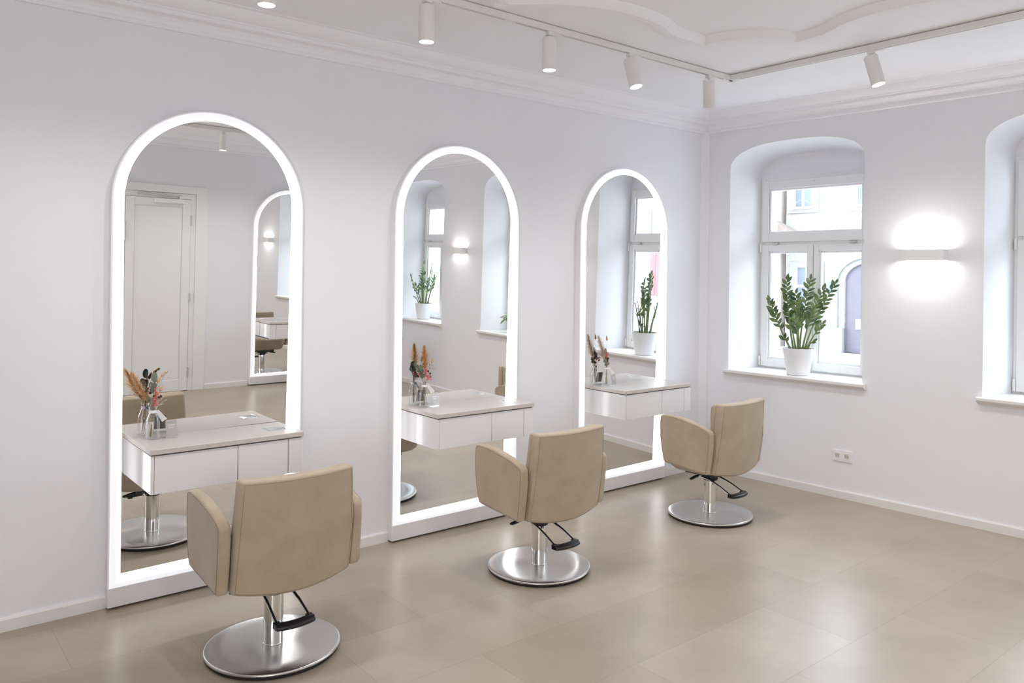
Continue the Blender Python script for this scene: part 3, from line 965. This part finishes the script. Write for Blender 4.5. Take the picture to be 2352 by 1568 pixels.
bouquet((-4.400, -0.098, 0.8), 'dried bouquet with tan pampas leaning left and a coral spike, in the leftmost vase', 0)
bouquet((-2.846, -0.098, 0.8), 'dried bouquet with upright orange pampas and pink blossoms, in the middle vase', 1)
bouquet((-1.262, -0.098, 0.8), 'dried bouquet with pale pampas leaning left, in the vase nearest the window corner', 2)


def make_card(loc, rz, label):
    t_ = thing('card_stand', label, 'card holder', loc, rz, 'small acrylic card stands')
    tilt = Matrix.Rotation(math.radians(-12), 4, 'X')
    MB().box(-0.030, 0.030, -0.002, 0.000, 0.001, 0.088, tilt).box(-0.030, 0.030, 0.003, 0.005, 0.001, 0.088, tilt).box(-0.030, 0.030, -0.008, 0.034, 0.0005, 0.003).build('holder', 'acrylic', t_)
    c_ = MB().box(-0.027, 0.027, 0.0007, 0.0016, 0.010, 0.085, tilt).build('card', 'paper_card', t_)
    pr = MB()
    for (z_, w_, n_) in ((0.060, 0.0045, 4), (0.052, 0.0022, 7), (0.047, 0.0022, 6)):
        for k in range(n_):
            x_ = (k - (n_ - 1) / 2) * w_ * 1.9
            pr.box(x_ - w_ * .6, x_ + w_ * .6, 0.0004, 0.0008, z_, z_ + w_ * 1.2, tilt)
    pr.build('print', 'paper_print', c_)
    return t_


K1 = make_card((-4.318, -0.130, 0.8), math.radians(8), 'little acrylic stand with a beige card beside the vase on the leftmost desk')
K2 = dup(K1, (-2.778, -0.124, 0.8), None, 'little acrylic stand with a beige card beside the vase on the middle desk')
K3 = dup(K1, (-1.194, -0.118, 0.8), None, 'little acrylic stand with a beige card on the desk nearest the window corner')

# ------------------------------------------------------------------ ceiling track and spotlights
TY, TX, TY2 = -0.965, -1.015, -4.34
TZ0, TZ1 = 2.924, 2.957
tr = thing('ceiling_track', 'white lighting track running round the ceiling and turning near the window corner', 'light track', (TX, TY, TZ0))


def rail(x0, x1, y0, y1):
    mb = MB()
    if abs(x1 - x0) > abs(y1 - y0):
        mb.box(x0, x1, y0 - .017, y0 - .008, 0, TZ1 - TZ0).box(x0, x1, y0 + .008, y0 + .017, 0, TZ1 - TZ0).box(x0, x1, y0 - .008, y0 + .008, .012, TZ1 - TZ0)
    else:
        mb.box(x0 - .017, x0 - .008, y0, y1, 0, TZ1 - TZ0).box(x0 + .008, x0 + .017, y0, y1, 0, TZ1 - TZ0).box(x0 - .008, x0 + .008, y0, y1, .012, TZ1 - TZ0)
    return mb


def slot(x0, x1, y0, y1):
    if abs(x1 - x0) > abs(y1 - y0): return MB().box(x0, x1, y0 - .0078, y0 + .0078, .010, .013)
    return MB().box(x0 - .0078, x0 + .0078, y0, y1, .010, .013)


for (a, b2, c, d) in ((-7.9, -0.04, 0, 0), (0, 0, TY2 - TY + .04, -0.04), (-7.9, -0.04, TY2 - TY, TY2 - TY)):
    ro = rail(a, b2, c, d).build('rail', 'spot_white', tr)
    slot(a, b2, c, d).build('slot', 'slot_dark', ro)
for (cx, cy, sy) in ((0, 0, -1), (0, TY2 - TY, 1)):
    MB().box(cx - .075, cx + .018, cy - .018, cy + .018, -0.001, TZ1 - TZ0 + .001).box(cx - .018, cx + .018, min(cy, cy + sy * .075), max(cy, cy + sy * .075), -0.001, TZ1 - TZ0 + .001).build('corner_connector', 'spot_white', tr)
MB().box(-1.93, -1.86, -.018, .018, -0.001, TZ1 - TZ0 + .0005).build('joint_cover', 'spot_white', tr)
# holders that carry the cross rail below the uneven ceiling
for k in range(8):
    MB().box(-.008, .008, -0.25 - .42 * k, -0.23 - .42 * k, TZ1 - TZ0, CEIL - TZ0).build('ceiling_clip', 'spot_white', tr)

HL, HR = 0.163, 0.0385


def make_spot(loc, rz, tilt, az, label, on=True):
    t_ = thing('track_spotlight', label, 'spotlight', loc, rz, 'white track spotlights')
    ad_ = MB().box(-0.018, 0.075, -0.014, 0.014, -0.010, 0.004).box(-0.018, 0.018, -0.016, 0.016, -0.020, -0.008)
    ad_.build('adapter', 'spot_white', t_, bevel=0.002)
    MB().cyl((0, 0, -0.02), (0, 0, -0.050), 0.0085, seg=16).build('stem', 'spot_white', t_)
    q = Matrix.Translation((0, 0, -0.044)) @ Matrix.Rotation(az, 4, 'Z') @ Matrix.Rotation(tilt, 4, 'Y')
    h_ = MB().lathe([(HR - .004, 0.012), (HR, 0.008), (HR, -HL + .002), (HR - .0015, -HL), (HR - .004, -HL), (HR - .004, -HL + .006)], 40, True, False, mtx=q)
    ho = h_.build('housing', 'spot_white', t_)
    MB().lathe([(0.011, -HL + .0045), (HR - .004, -HL + .0045)][::-1], 40, False, True, mtx=q).lathe([(0.0, -HL + .0044), (0.0115, -HL + .0044)], 40, False, False, mtx=q).build('lens', 'lens_glow', ho, weld=True)
    d = bpy.data.lights.new('spot_lamp', 'SPOT'); d.energy = SPOT_POWER; d.spot_size = math.radians(150); d.spot_blend = 1.0
    d.shadow_soft_size = 0.034; d.color = (1.0, 0.982, 0.975)
    lo = bpy.data.objects.new('spot_lamp', d); COL.objects.link(lo); lo.parent = t_
    lo.matrix_local = q @ Matrix.Translation((0, 0, -HL - .01))
    return t_


SP = make_spot((-3.42, TY, TZ0), 0, 0, 0, 'white cylinder spotlight above the gap between the leftmost and middle mirrors, pointing straight down')
dup(SP, (-4.205, TY, TZ0), None, 'white cylinder spotlight above the leftmost mirror, only its glowing lens in the picture')
dup(SP, (-2.635, TY, TZ0), None, 'white cylinder spotlight above the middle mirror, pointing straight down')
dup(SP, (-4.99, TY, TZ0), None, 'white cylinder spotlight on the wall-side track, out of the picture to the left')
make_spot((-1.995, TY, TZ0), 0, math.radians(15.6), math.radians(98.8), 'tilted white spotlight on the long track, third from the left of the picture')
make_spot((-1.24, TY, TZ0), 0, math.radians(12.2), math.radians(211.4), 'tilted white spotlight just left of the track corner')
make_spot((TX, -1.925, TZ0), -PI / 2, math.radians(15.6), math.radians(188.8), 'tilted white spotlight on the cross track near the windows')
for x, lb in ((-2.42, 'white spotlight on the far track across the room, reflected in the leftmost mirror'), (-3.6, 'white spotlight on the far track across the room, by the door'), (-1.75, 'white spotlight on the far track, near the reflected mirror')):
    dup(SP, (x, TY2, TZ0), None, lb)
dup(SP, (TX, -3.3, TZ0), -PI / 2, 'white spotlight on the cross track, out of the picture to the right')

# ------------------------------------------------------------------ wall sconces and sockets
def make_sconce(s_, label):
    t_ = thing('wall_sconce', label, 'wall lamp', SDIR * s_, WROT, 'white up-and-down wall lamps')
    sh = MB()
    x0, x1, z0, z1, dp = -0.139, 0.139, 1.740, 1.816, 0.075
    sh.box(x0, x1, -dp, -dp + .004, z0, z1).box(x0, x0 + .004, -dp + .004, -0.004, z0 + .002, z1 - .002).box(x1 - .004, x1, -dp + .004, -0.004, z0 + .002, z1 - .002).box(x0, x1, -0.004, -0.0005, z0, z1)
    sh.build('housing', 'plastic_white', t_, bevel=0.0015)
    for zz in (z1 - .012, z0 + .008):
        MB().box(x0 + .005, x1 - .005, -dp + .005, -0.005, zz, zz + .004).build('diffuser', 'sconce_glow', t_)
    return t_


make_sconce(1.765, 'white wall lamp glowing up and down between the corner window and the right-hand window')
make_sconce(3.68, 'white wall lamp seen only in the mirrors, between the second and third window')


def make_socket(s_, z, label):
    t_ = thing('double_socket', label, 'power socket', wallpt(s_, 0, z), WROT, 'white double power sockets')
    MB().prism(rrect(-0.072, 0.072, -0.041, 0.041, 0.004, 3), -0.009, -0.0005, 'y').build('cover_plate', 'plastic_white', t_, bevel=0.0015)
    for cx in (-0.0345, 0.0345):
        so = MB()
        pl_ = rrect(cx - .027, cx + .027, -0.027, 0.027, 0.003, 3)
        circ = []
        n_ = len(pl_)
        for p in pl_:
            a = math.atan2(p[1], p[0] - cx); circ.append((cx + .0205 * math.cos(a), .0205 * math.sin(a)))
        so.ring(circ, pl_, -0.0115, -0.009)
        io = so.build('socket_insert', 'plastic_white', t_)
        cup = MB(); seg = 28
        v_ = [(cx + .0205 * math.cos(2 * PI * k / seg), -0.0112, .0205 * math.sin(2 * PI * k / seg)) for k in range(seg)] + \
             [(cx + .0185 * math.cos(2 * PI * k / seg), -0.0092, .0185 * math.sin(2 * PI * k / seg)) for k in range(seg)]
        cup.add(v_, [(k, (k + 1) % seg, seg + (k + 1) % seg, seg + k) for k in range(seg)] + [tuple(range(seg, 2 * seg))])
        cup.build('socket_well', 'plastic_grey', io)
        pn = MB()
        for dx in (-.0095, .0095): pn.cyl((cx + dx, -0.0096, 0), (cx + dx, -0.009, 0), 0.0028, seg=10)
        for sz in (-1, 1): pn.box(cx - .004, cx + .004, -0.0105, -0.009, sz * .0175 - .0025, sz * .0175 + .0025)
        pn.build('contact', 'pin_dark', io)
    return t_


make_socket(1.208, 0.311, 'white double power socket on the wall under the lamp, right of the farthest chair')
make_socket(4.262, 0.311, 'white double power socket seen only in the middle mirror, below the third window')

# ------------------------------------------------------------------ plants
def frond(p0, p1, bend, nl, ll, side, start=0.35, seed=0):
    """one stem with paired glossy leaflets, as a single mesh"""
    rr = random.Random(seed)
    p0 = Vector(p0); p1 = Vector(p1); mid = (p0 + p1) / 2 + Vector(bend)
    P = []
    for k in range(13):
        t_ = k / 12
        P.append((1 - t_) ** 2 * p0 + 2 * t_ * (1 - t_) * mid + t_ ** 2 * p1)
    L_ = (p1 - p0).length
    st = MB().tube(P, [0.0075 * (1 - .8 * k / 12) + .0006 for k in range(13)], 7)
    lf = MB()
    for i in range(nl):
        t_ = start + (1 - start) * (i + .3) / nl
        q = t_ * 12; k = min(int(q), 11)
        c = P[k].lerp(P[k + 1], q - k); d = (P[k + 1] - P[k]).normalized()
        sd = Vector(side) - d * Vector(side).dot(d); sd.normalize()
        s_ = 1 if i % 2 else -1
        out = (sd * s_ * rr.uniform(.75, 1.0) + d * rr.uniform(.75, 1.15) + Vector((rr.uniform(-.35, .35), rr.uniform(-.35, .35), rr.uniform(-.1, .3)))).normalized()
        if i >= nl - 1: out = (d + sd * .2).normalized()
        nr = d.cross(sd) * 1.0 + Vector((rr.uniform(-.4, .4), rr.uniform(-.4, .4), .5))
        nr = (nr - out * nr.dot(out)).normalized(); wv = out.cross(nr)
        le = ll * rr.uniform(.8, 1.12) * (0.82 + 0.18 * math.sin(PI * min(1, (t_ - start) / (1 - start) + .15)))
        wd = le * 0.225
        prof = [(0, .04), (.12, .45), (.32, .92), (.52, 1.0), (.72, .80), (.88, .42), (1.0, .02)]
        v_ = []
        for (a, b_) in prof:
            cc = c + out * (le * a) - nr * (le * .10 * a * a)
            v_ += [cc - wv * wd * b_ + nr * wd * b_ * .22, cc, cc + wv * wd * b_ + nr * wd * b_ * .22]
        f_ = []
        for j in range(len(prof) - 1):
            o_ = j * 3
            f_ += [(o_, o_ + 1, o_ + 4, o_ + 3), (o_ + 1, o_ + 2, o_ + 5, o_ + 4)]
        lf.add(v_, f_, True)
    return st, lf


CR = Vector((0.7746, -0.6326, 0)); CF = Vector((0.6326, 0.7746, 0))   # across / along the view from the room


def make_zz(loc, label, rz=0.0):
    t_ = thing('potted_zz_plant', label, 'potted plant', loc, rz, 'glossy green plants in white pots')
    MB().lathe([(0.0, 0.0), (0.078, 0.0), (0.084, 0.004), (0.1185, 0.205), (0.1195, 0.208), (0.1185, 0.2095), (0.116, 0.208), (0.113, 0.185)], 64, False, False).build('pot', 'pot_white', t_, fix=False)
    MB().lathe([(0.1135, 0.188), (0.06, 0.193), (0.0, 0.195)], 40, False, False).build('soil', 'soil', t_, fix=False)
    specs = [  # base (across, depth), tip (across, depth, height), bend across, leaves, leaf length, start
        ((-.055, 0), (-.232, -.02, .585), -.045, 15, .070, .36), ((-.030, .02), (-.078, .05, .745), -.03, 15, .066, .50), ((-.012, -.02), (-.035, -.03, .640), .00, 16, .070, .28),
        ((.012, .01), (.108, .04, .750), -.02, 18, .074, .36), ((.030, .0), (.185, -.02, .665), -.03, 14, .074, .42), ((.050, .01), (.305, .03, .722), -.03, 19, .072, .34),
        ((.045, -.03), (.172, -.05, .400), .0, 7, .062, .50), ((-.07, -.02), (-.135, -.04, .292), .0, 4, .052, .45), ((.075, .02), (.112, -.03, .262), .0, 2, .050, .5),
        ((-.005, .04), (-.05, .12, .520), .0, 11, .066, .40), ((.0, -.045), (-.07, -.09, .440), .0, 8, .066, .42), ((.02, .05), (.04, .13, .570), .0, 11, .068, .42),
        ((.02, -.03), (.075, -.08, .500), .0, 9, .068, .45)]
    for i, (b_, tp, bd, nl, ll, stt) in enumerate(specs):
        p0 = CR * b_[0] + CF * b_[1] + Vector((0, 0, .19)); p1 = CR * tp[0] + CF * tp[1] + Vector((0, 0, tp[2]))
        side = CR if abs(tp[0]) < .09 else (p1 - p0).normalized().cross(CF) + CF * .7
        a, l_ = frond(p0, p1, CR * bd + Vector((0, 0, .04)), nl, ll * 1.04, side, stt, 11 + i)
        so = a.build('stalk', 'zz_stem', t_)
        l_.build('leaflets', 'zz_leaf', so, fix=False, weld=False)
    return t_


p = wallpt(0.798, 0.112, SILL_Z + .006)
ZZ = make_zz(p, 'glossy green plant in a white pot on the sill of the corner window')
dup(ZZ, wallpt(4.775, 0.17, SILL_Z + .006), 0.5, 'glossy green plant on the third window sill, seen only in the mirrors')

vp = thing('potted_vine_plant', 'light green leafy plant on the second window sill, reflected in the middle mirror', 'potted plant', wallpt(2.86, 0.22, SILL_Z + .006))
MB().lathe([(0.0, 0), (0.05, 0.0), (0.055, 0.003), (0.068, 0.11), (0.066, 0.111), (0.063, 0.095)], 40, False, False).build('pot', 'pot_white', vp, fix=False)
MB().lathe([(0.0635, 0.097), (0.0, 0.10)], 24, False, False).build('soil', 'soil', vp, fix=False)
for i in range(9):
    an = 2 * PI * i / 9 + .3
    tipv = Vector((math.cos(an) * R.uniform(.10, .17), math.sin(an) * R.uniform(.10, .15), R.uniform(.10, .30)))
    a, l_ = frond((math.cos(an) * .02, math.sin(an) * .02, .095), tipv, (0, 0, .10), 4, .10, Vector((-math.sin(an), math.cos(an), 0)), .5, 90 + i)
    so = a.build('stalk', 'zz_stem', vp)
    l_.build('leaflets', 'vine_leaf', so, fix=False, weld=False)

# ------------------------------------------------------------------ door in the back wall (seen in the leftmost mirror)
DX0, DX1 = -3.094, -2.392
df = MB()
yb = -ROOM_D
for (a, b2, z0, z1) in ((DX0 - .195, DX0 - .06, 0, 2.37), (DX1 + .06, DX1 + .195, 0, 2.37), (DX0 - .06, DX1 + .06, 2.285, 2.37)):
    df.box(a, b2, yb, yb + .03, z0, z1)
for (a, b2, z0, z1) in ((DX0 - .06, DX0 - .004, 0, 2.285), (DX1 + .004, DX1 + .06, 0, 2.285), (DX0 - .004, DX1 + .004, 2.222, 2.285)):
    df.box(a, b2, yb, yb + .018, z0, z1)
door = struct(df.build('door_1', 'frame_white', bevel=0.003))
lf = MB().box(DX0, DX0 + .09, yb + .001, yb + .024, 0.006, 2.218).box(DX1 - .09, DX1, yb + .001, yb + .024, 0.006, 2.218)
lf.box(DX0 + .09, DX1 - .09, yb + .001, yb + .024, 2.13, 2.218).box(DX0 + .09, DX1 - .09, yb + .001, yb + .024, 0.006, 0.14)
leaf = lf.build('door_leaf', 'frame_white', door, bevel=0.003)
MB().box(DX0 + .088, DX1 - .088, yb + .001, yb + .012, 0.138, 2.132).box(DX0 + .10, DX1 - .10, yb + .012, yb + .016, 0.15, 2.12).build('door_panel', 'frame_white', leaf, bevel=0.003)
for z in (0.22, 1.086, 1.985): MB().cyl((DX1 + .004, yb + .028, z - .055), (DX1 + .004, yb + .028, z + .055), 0.009, seg=12).build('hinge', 'hinge_metal', door)
for z in (0.22, 1.83): MB().cyl((DX0 - .004, yb + .028, z - .10), (DX0 - .004, yb + .028, z + .10), 0.009, seg=12).build('hinge', 'hinge_metal', door)
cl = MB().box(-2.80, -2.48, yb + .024, yb + .075, 2.165, 2.215)
clo = cl.build('door_closer', 'plastic_white', door, bevel=0.006)
MB().box(-2.98, -2.50, yb + .018, yb + .042, 2.245, 2.268).build('closer_rail', 'plastic_grey', clo, bevel=0.002)
MB().box(-2.53, -2.51, yb + .03, yb + .05, 2.21, 2.25).build('closer_arm', 'plastic_white', clo)

# ------------------------------------------------------------------ the street outside
# unseen upper-storey block, added to keep sky light off the houses opposite
struct(MB().box(-7.0, E0 + 8.0, 0.70, 1.0, 2.46, 8.0).build('wall_sky_block', 'stone_facade'), (0, 0, 0), WROT)
GZ = -0.27
st_ = MB().add([(0.45, -40, GZ), (40, -40, GZ), (40, 40, GZ), (0.45, 40, GZ)], [(0, 1, 2, 3)])
struct(st_.build('street', 'street_pale', fix=False))
FD = 14.0


def fbox(mb, s0, s1, z0, z1, out=0.0, th=0.3):
    """block on the opposite front, standing 'out' metres proud of it (local X along the street, Y outward)"""
    return mb.box(s0, s1, FD - out, FD - out + th, z0, z1)


bld = thing('stone_house', 'pale stone house across the street with an arched doorway, seen through the corner window', 'building', (0, 0, 0), WROT)
fw_ = MB(); fbox(fw_, -6.71, 12.4, GZ - .2, 5.0, 0, 2.0)
fw_.build('stone_wall', 'stone_facade', bld)


def house_window(parent, s0, s1, z0, z1, bars=1, rows=1):
    fr = MB()
    for (a, b2, c, d) in ((s0 - .16, s0, z0 - .16, z1 + .16), (s1, s1 + .16, z0 - .16, z1 + .16), (s0, s1, z1, z1 + .16), (s0, s1, z0 - .16, z0)):
        fbox(fr, a, b2, c, d, .05, .05)
    fo = fr.build('window_surround', 'stone_trim', parent)
    g = MB(); fbox(g, s0, s1, z0, z1, .012, .01)
    g.build('window_glass', 'street_glass', fo)
    br_ = MB()
    for k in range(bars):
        x = s0 + (s1 - s0) * (k + 1) / (bars + 1); fbox(br_, x - .03, x + .03, z0, z1, .035, .03)
    for k in range(rows):
        z = z0 + (z1 - z0) * (k + 1) / (rows + 1); fbox(br_, s0, s1, z - .03, z + .03, .034, .03)
    fbox(br_, s0 - .05, s1 + .05, z0 - .06, z0, .09, .08)
    for (a, b2) in ((s0, s0 + .05), (s1 - .05, s1)): fbox(br_, a, b2, z0, z1, .036, .03)
    br_.build('window_bars', 'frame_white', fo)


house_window(bld, -6.50, -5.96, 3.46, 4.6, 1, 1)
house_window(bld, -4.85, -4.05, 3.44, 4.6, 1, 1)
house_window(bld, -6.42, -5.80, 0.90, 1.86, 1, 1)
house_window(bld, -1.6, -0.7, 3.45, 4.6, 1, 1)
house_window(bld, -1.5, -0.7, 0.95, 2.0, 1, 1)
house_window(bld, 3.0, 3.9, 3.45, 4.6, 1, 1)
house_window(bld, 6.6, 7.5, 0.95, 2.1, 1, 1)
house_window(bld, 9.6, 10.4, 2.4, 3.4, 1, 1)
# arched portal
pc, ph_ = -4.45, 0.60


def parch(hw, z0, zs, n=20):
    return [(pc - hw, z0), (pc + hw, z0)] + [(pc + hw * math.cos(PI * k / n), zs + hw * .78 * math.sin(PI * k / n)) for k in range(n + 1)]


ar = MB()
ar.ring(parch(.62, GZ, 1.50), parch(.80, GZ - .01, 1.50), FD - .10, FD)
ar.ring(parch(.78, GZ, 1.50), parch(.92, GZ - .02, 1.50), FD - .16, FD - .0)
fbox(ar, pc - 1.02, pc - .62, GZ, GZ + .62, .22, .2); fbox(ar, pc + .62, pc + 1.02, GZ, GZ + .62, .22, .2)
ao = ar.build('portal_arch', 'stone_trim', bld)
MB().prism(parch(.63, GZ, 1.50), FD - .03, FD - .005, 'y').build('portal_door', 'door_purple', ao)
sg = MB(); fbox(sg, -4.80, -4.42, .33, .58, .06, .02); sg.build('notice_board', 'paper_tag', bld)
sg = MB(); fbox(sg, -5.50, -5.42, 1.25, 1.5, .10, .08); sg.build('wall_lantern', 'street_glass', bld)
sh = MB()
fbox(sh, 12.55, 13.05, 0.62, 1.95, .08, .06); 
rh = thing('plaster_house', 'pale plaster house with red shutters across the street, seen in the mirror nearest the windows', 'building', (0, 0, 0), WROT)
pw = MB(); fbox(pw, 12.42, 30, GZ - .2, 5.0, 0, 2.0); pw.build('plaster_wall', 'stone_facade', rh)
for (a, b2) in ((12.93, 13.15), (13.16, 13.40)):
    q = MB(); fbox(q, a, b2, .60, 1.96, .08, .06); q.build('shutter', 'shutter_red', rh)
house_window(rh, 13.6, 14.2, 2.35, 3.2, 1, 1)
ph2 = thing('pink_house', 'pinkish plaster house at the left edge of the corner window view', 'building', (0, 0, 0), WROT)
q = MB(); q.box(-22, -6.90, FD - 1.2, FD + 1.5, GZ - .2, 5.0); q.build('plaster_wall', 'plaster_pink', ph2)
q = MB(); q.prism([(-6.905, 2.55), (-6.905, 3.12), (-6.0, 2.60), (-6.0, 2.55)], FD - .5, FD - .02, 'y'); q.build('porch_roof', 'roof_brown', ph2)
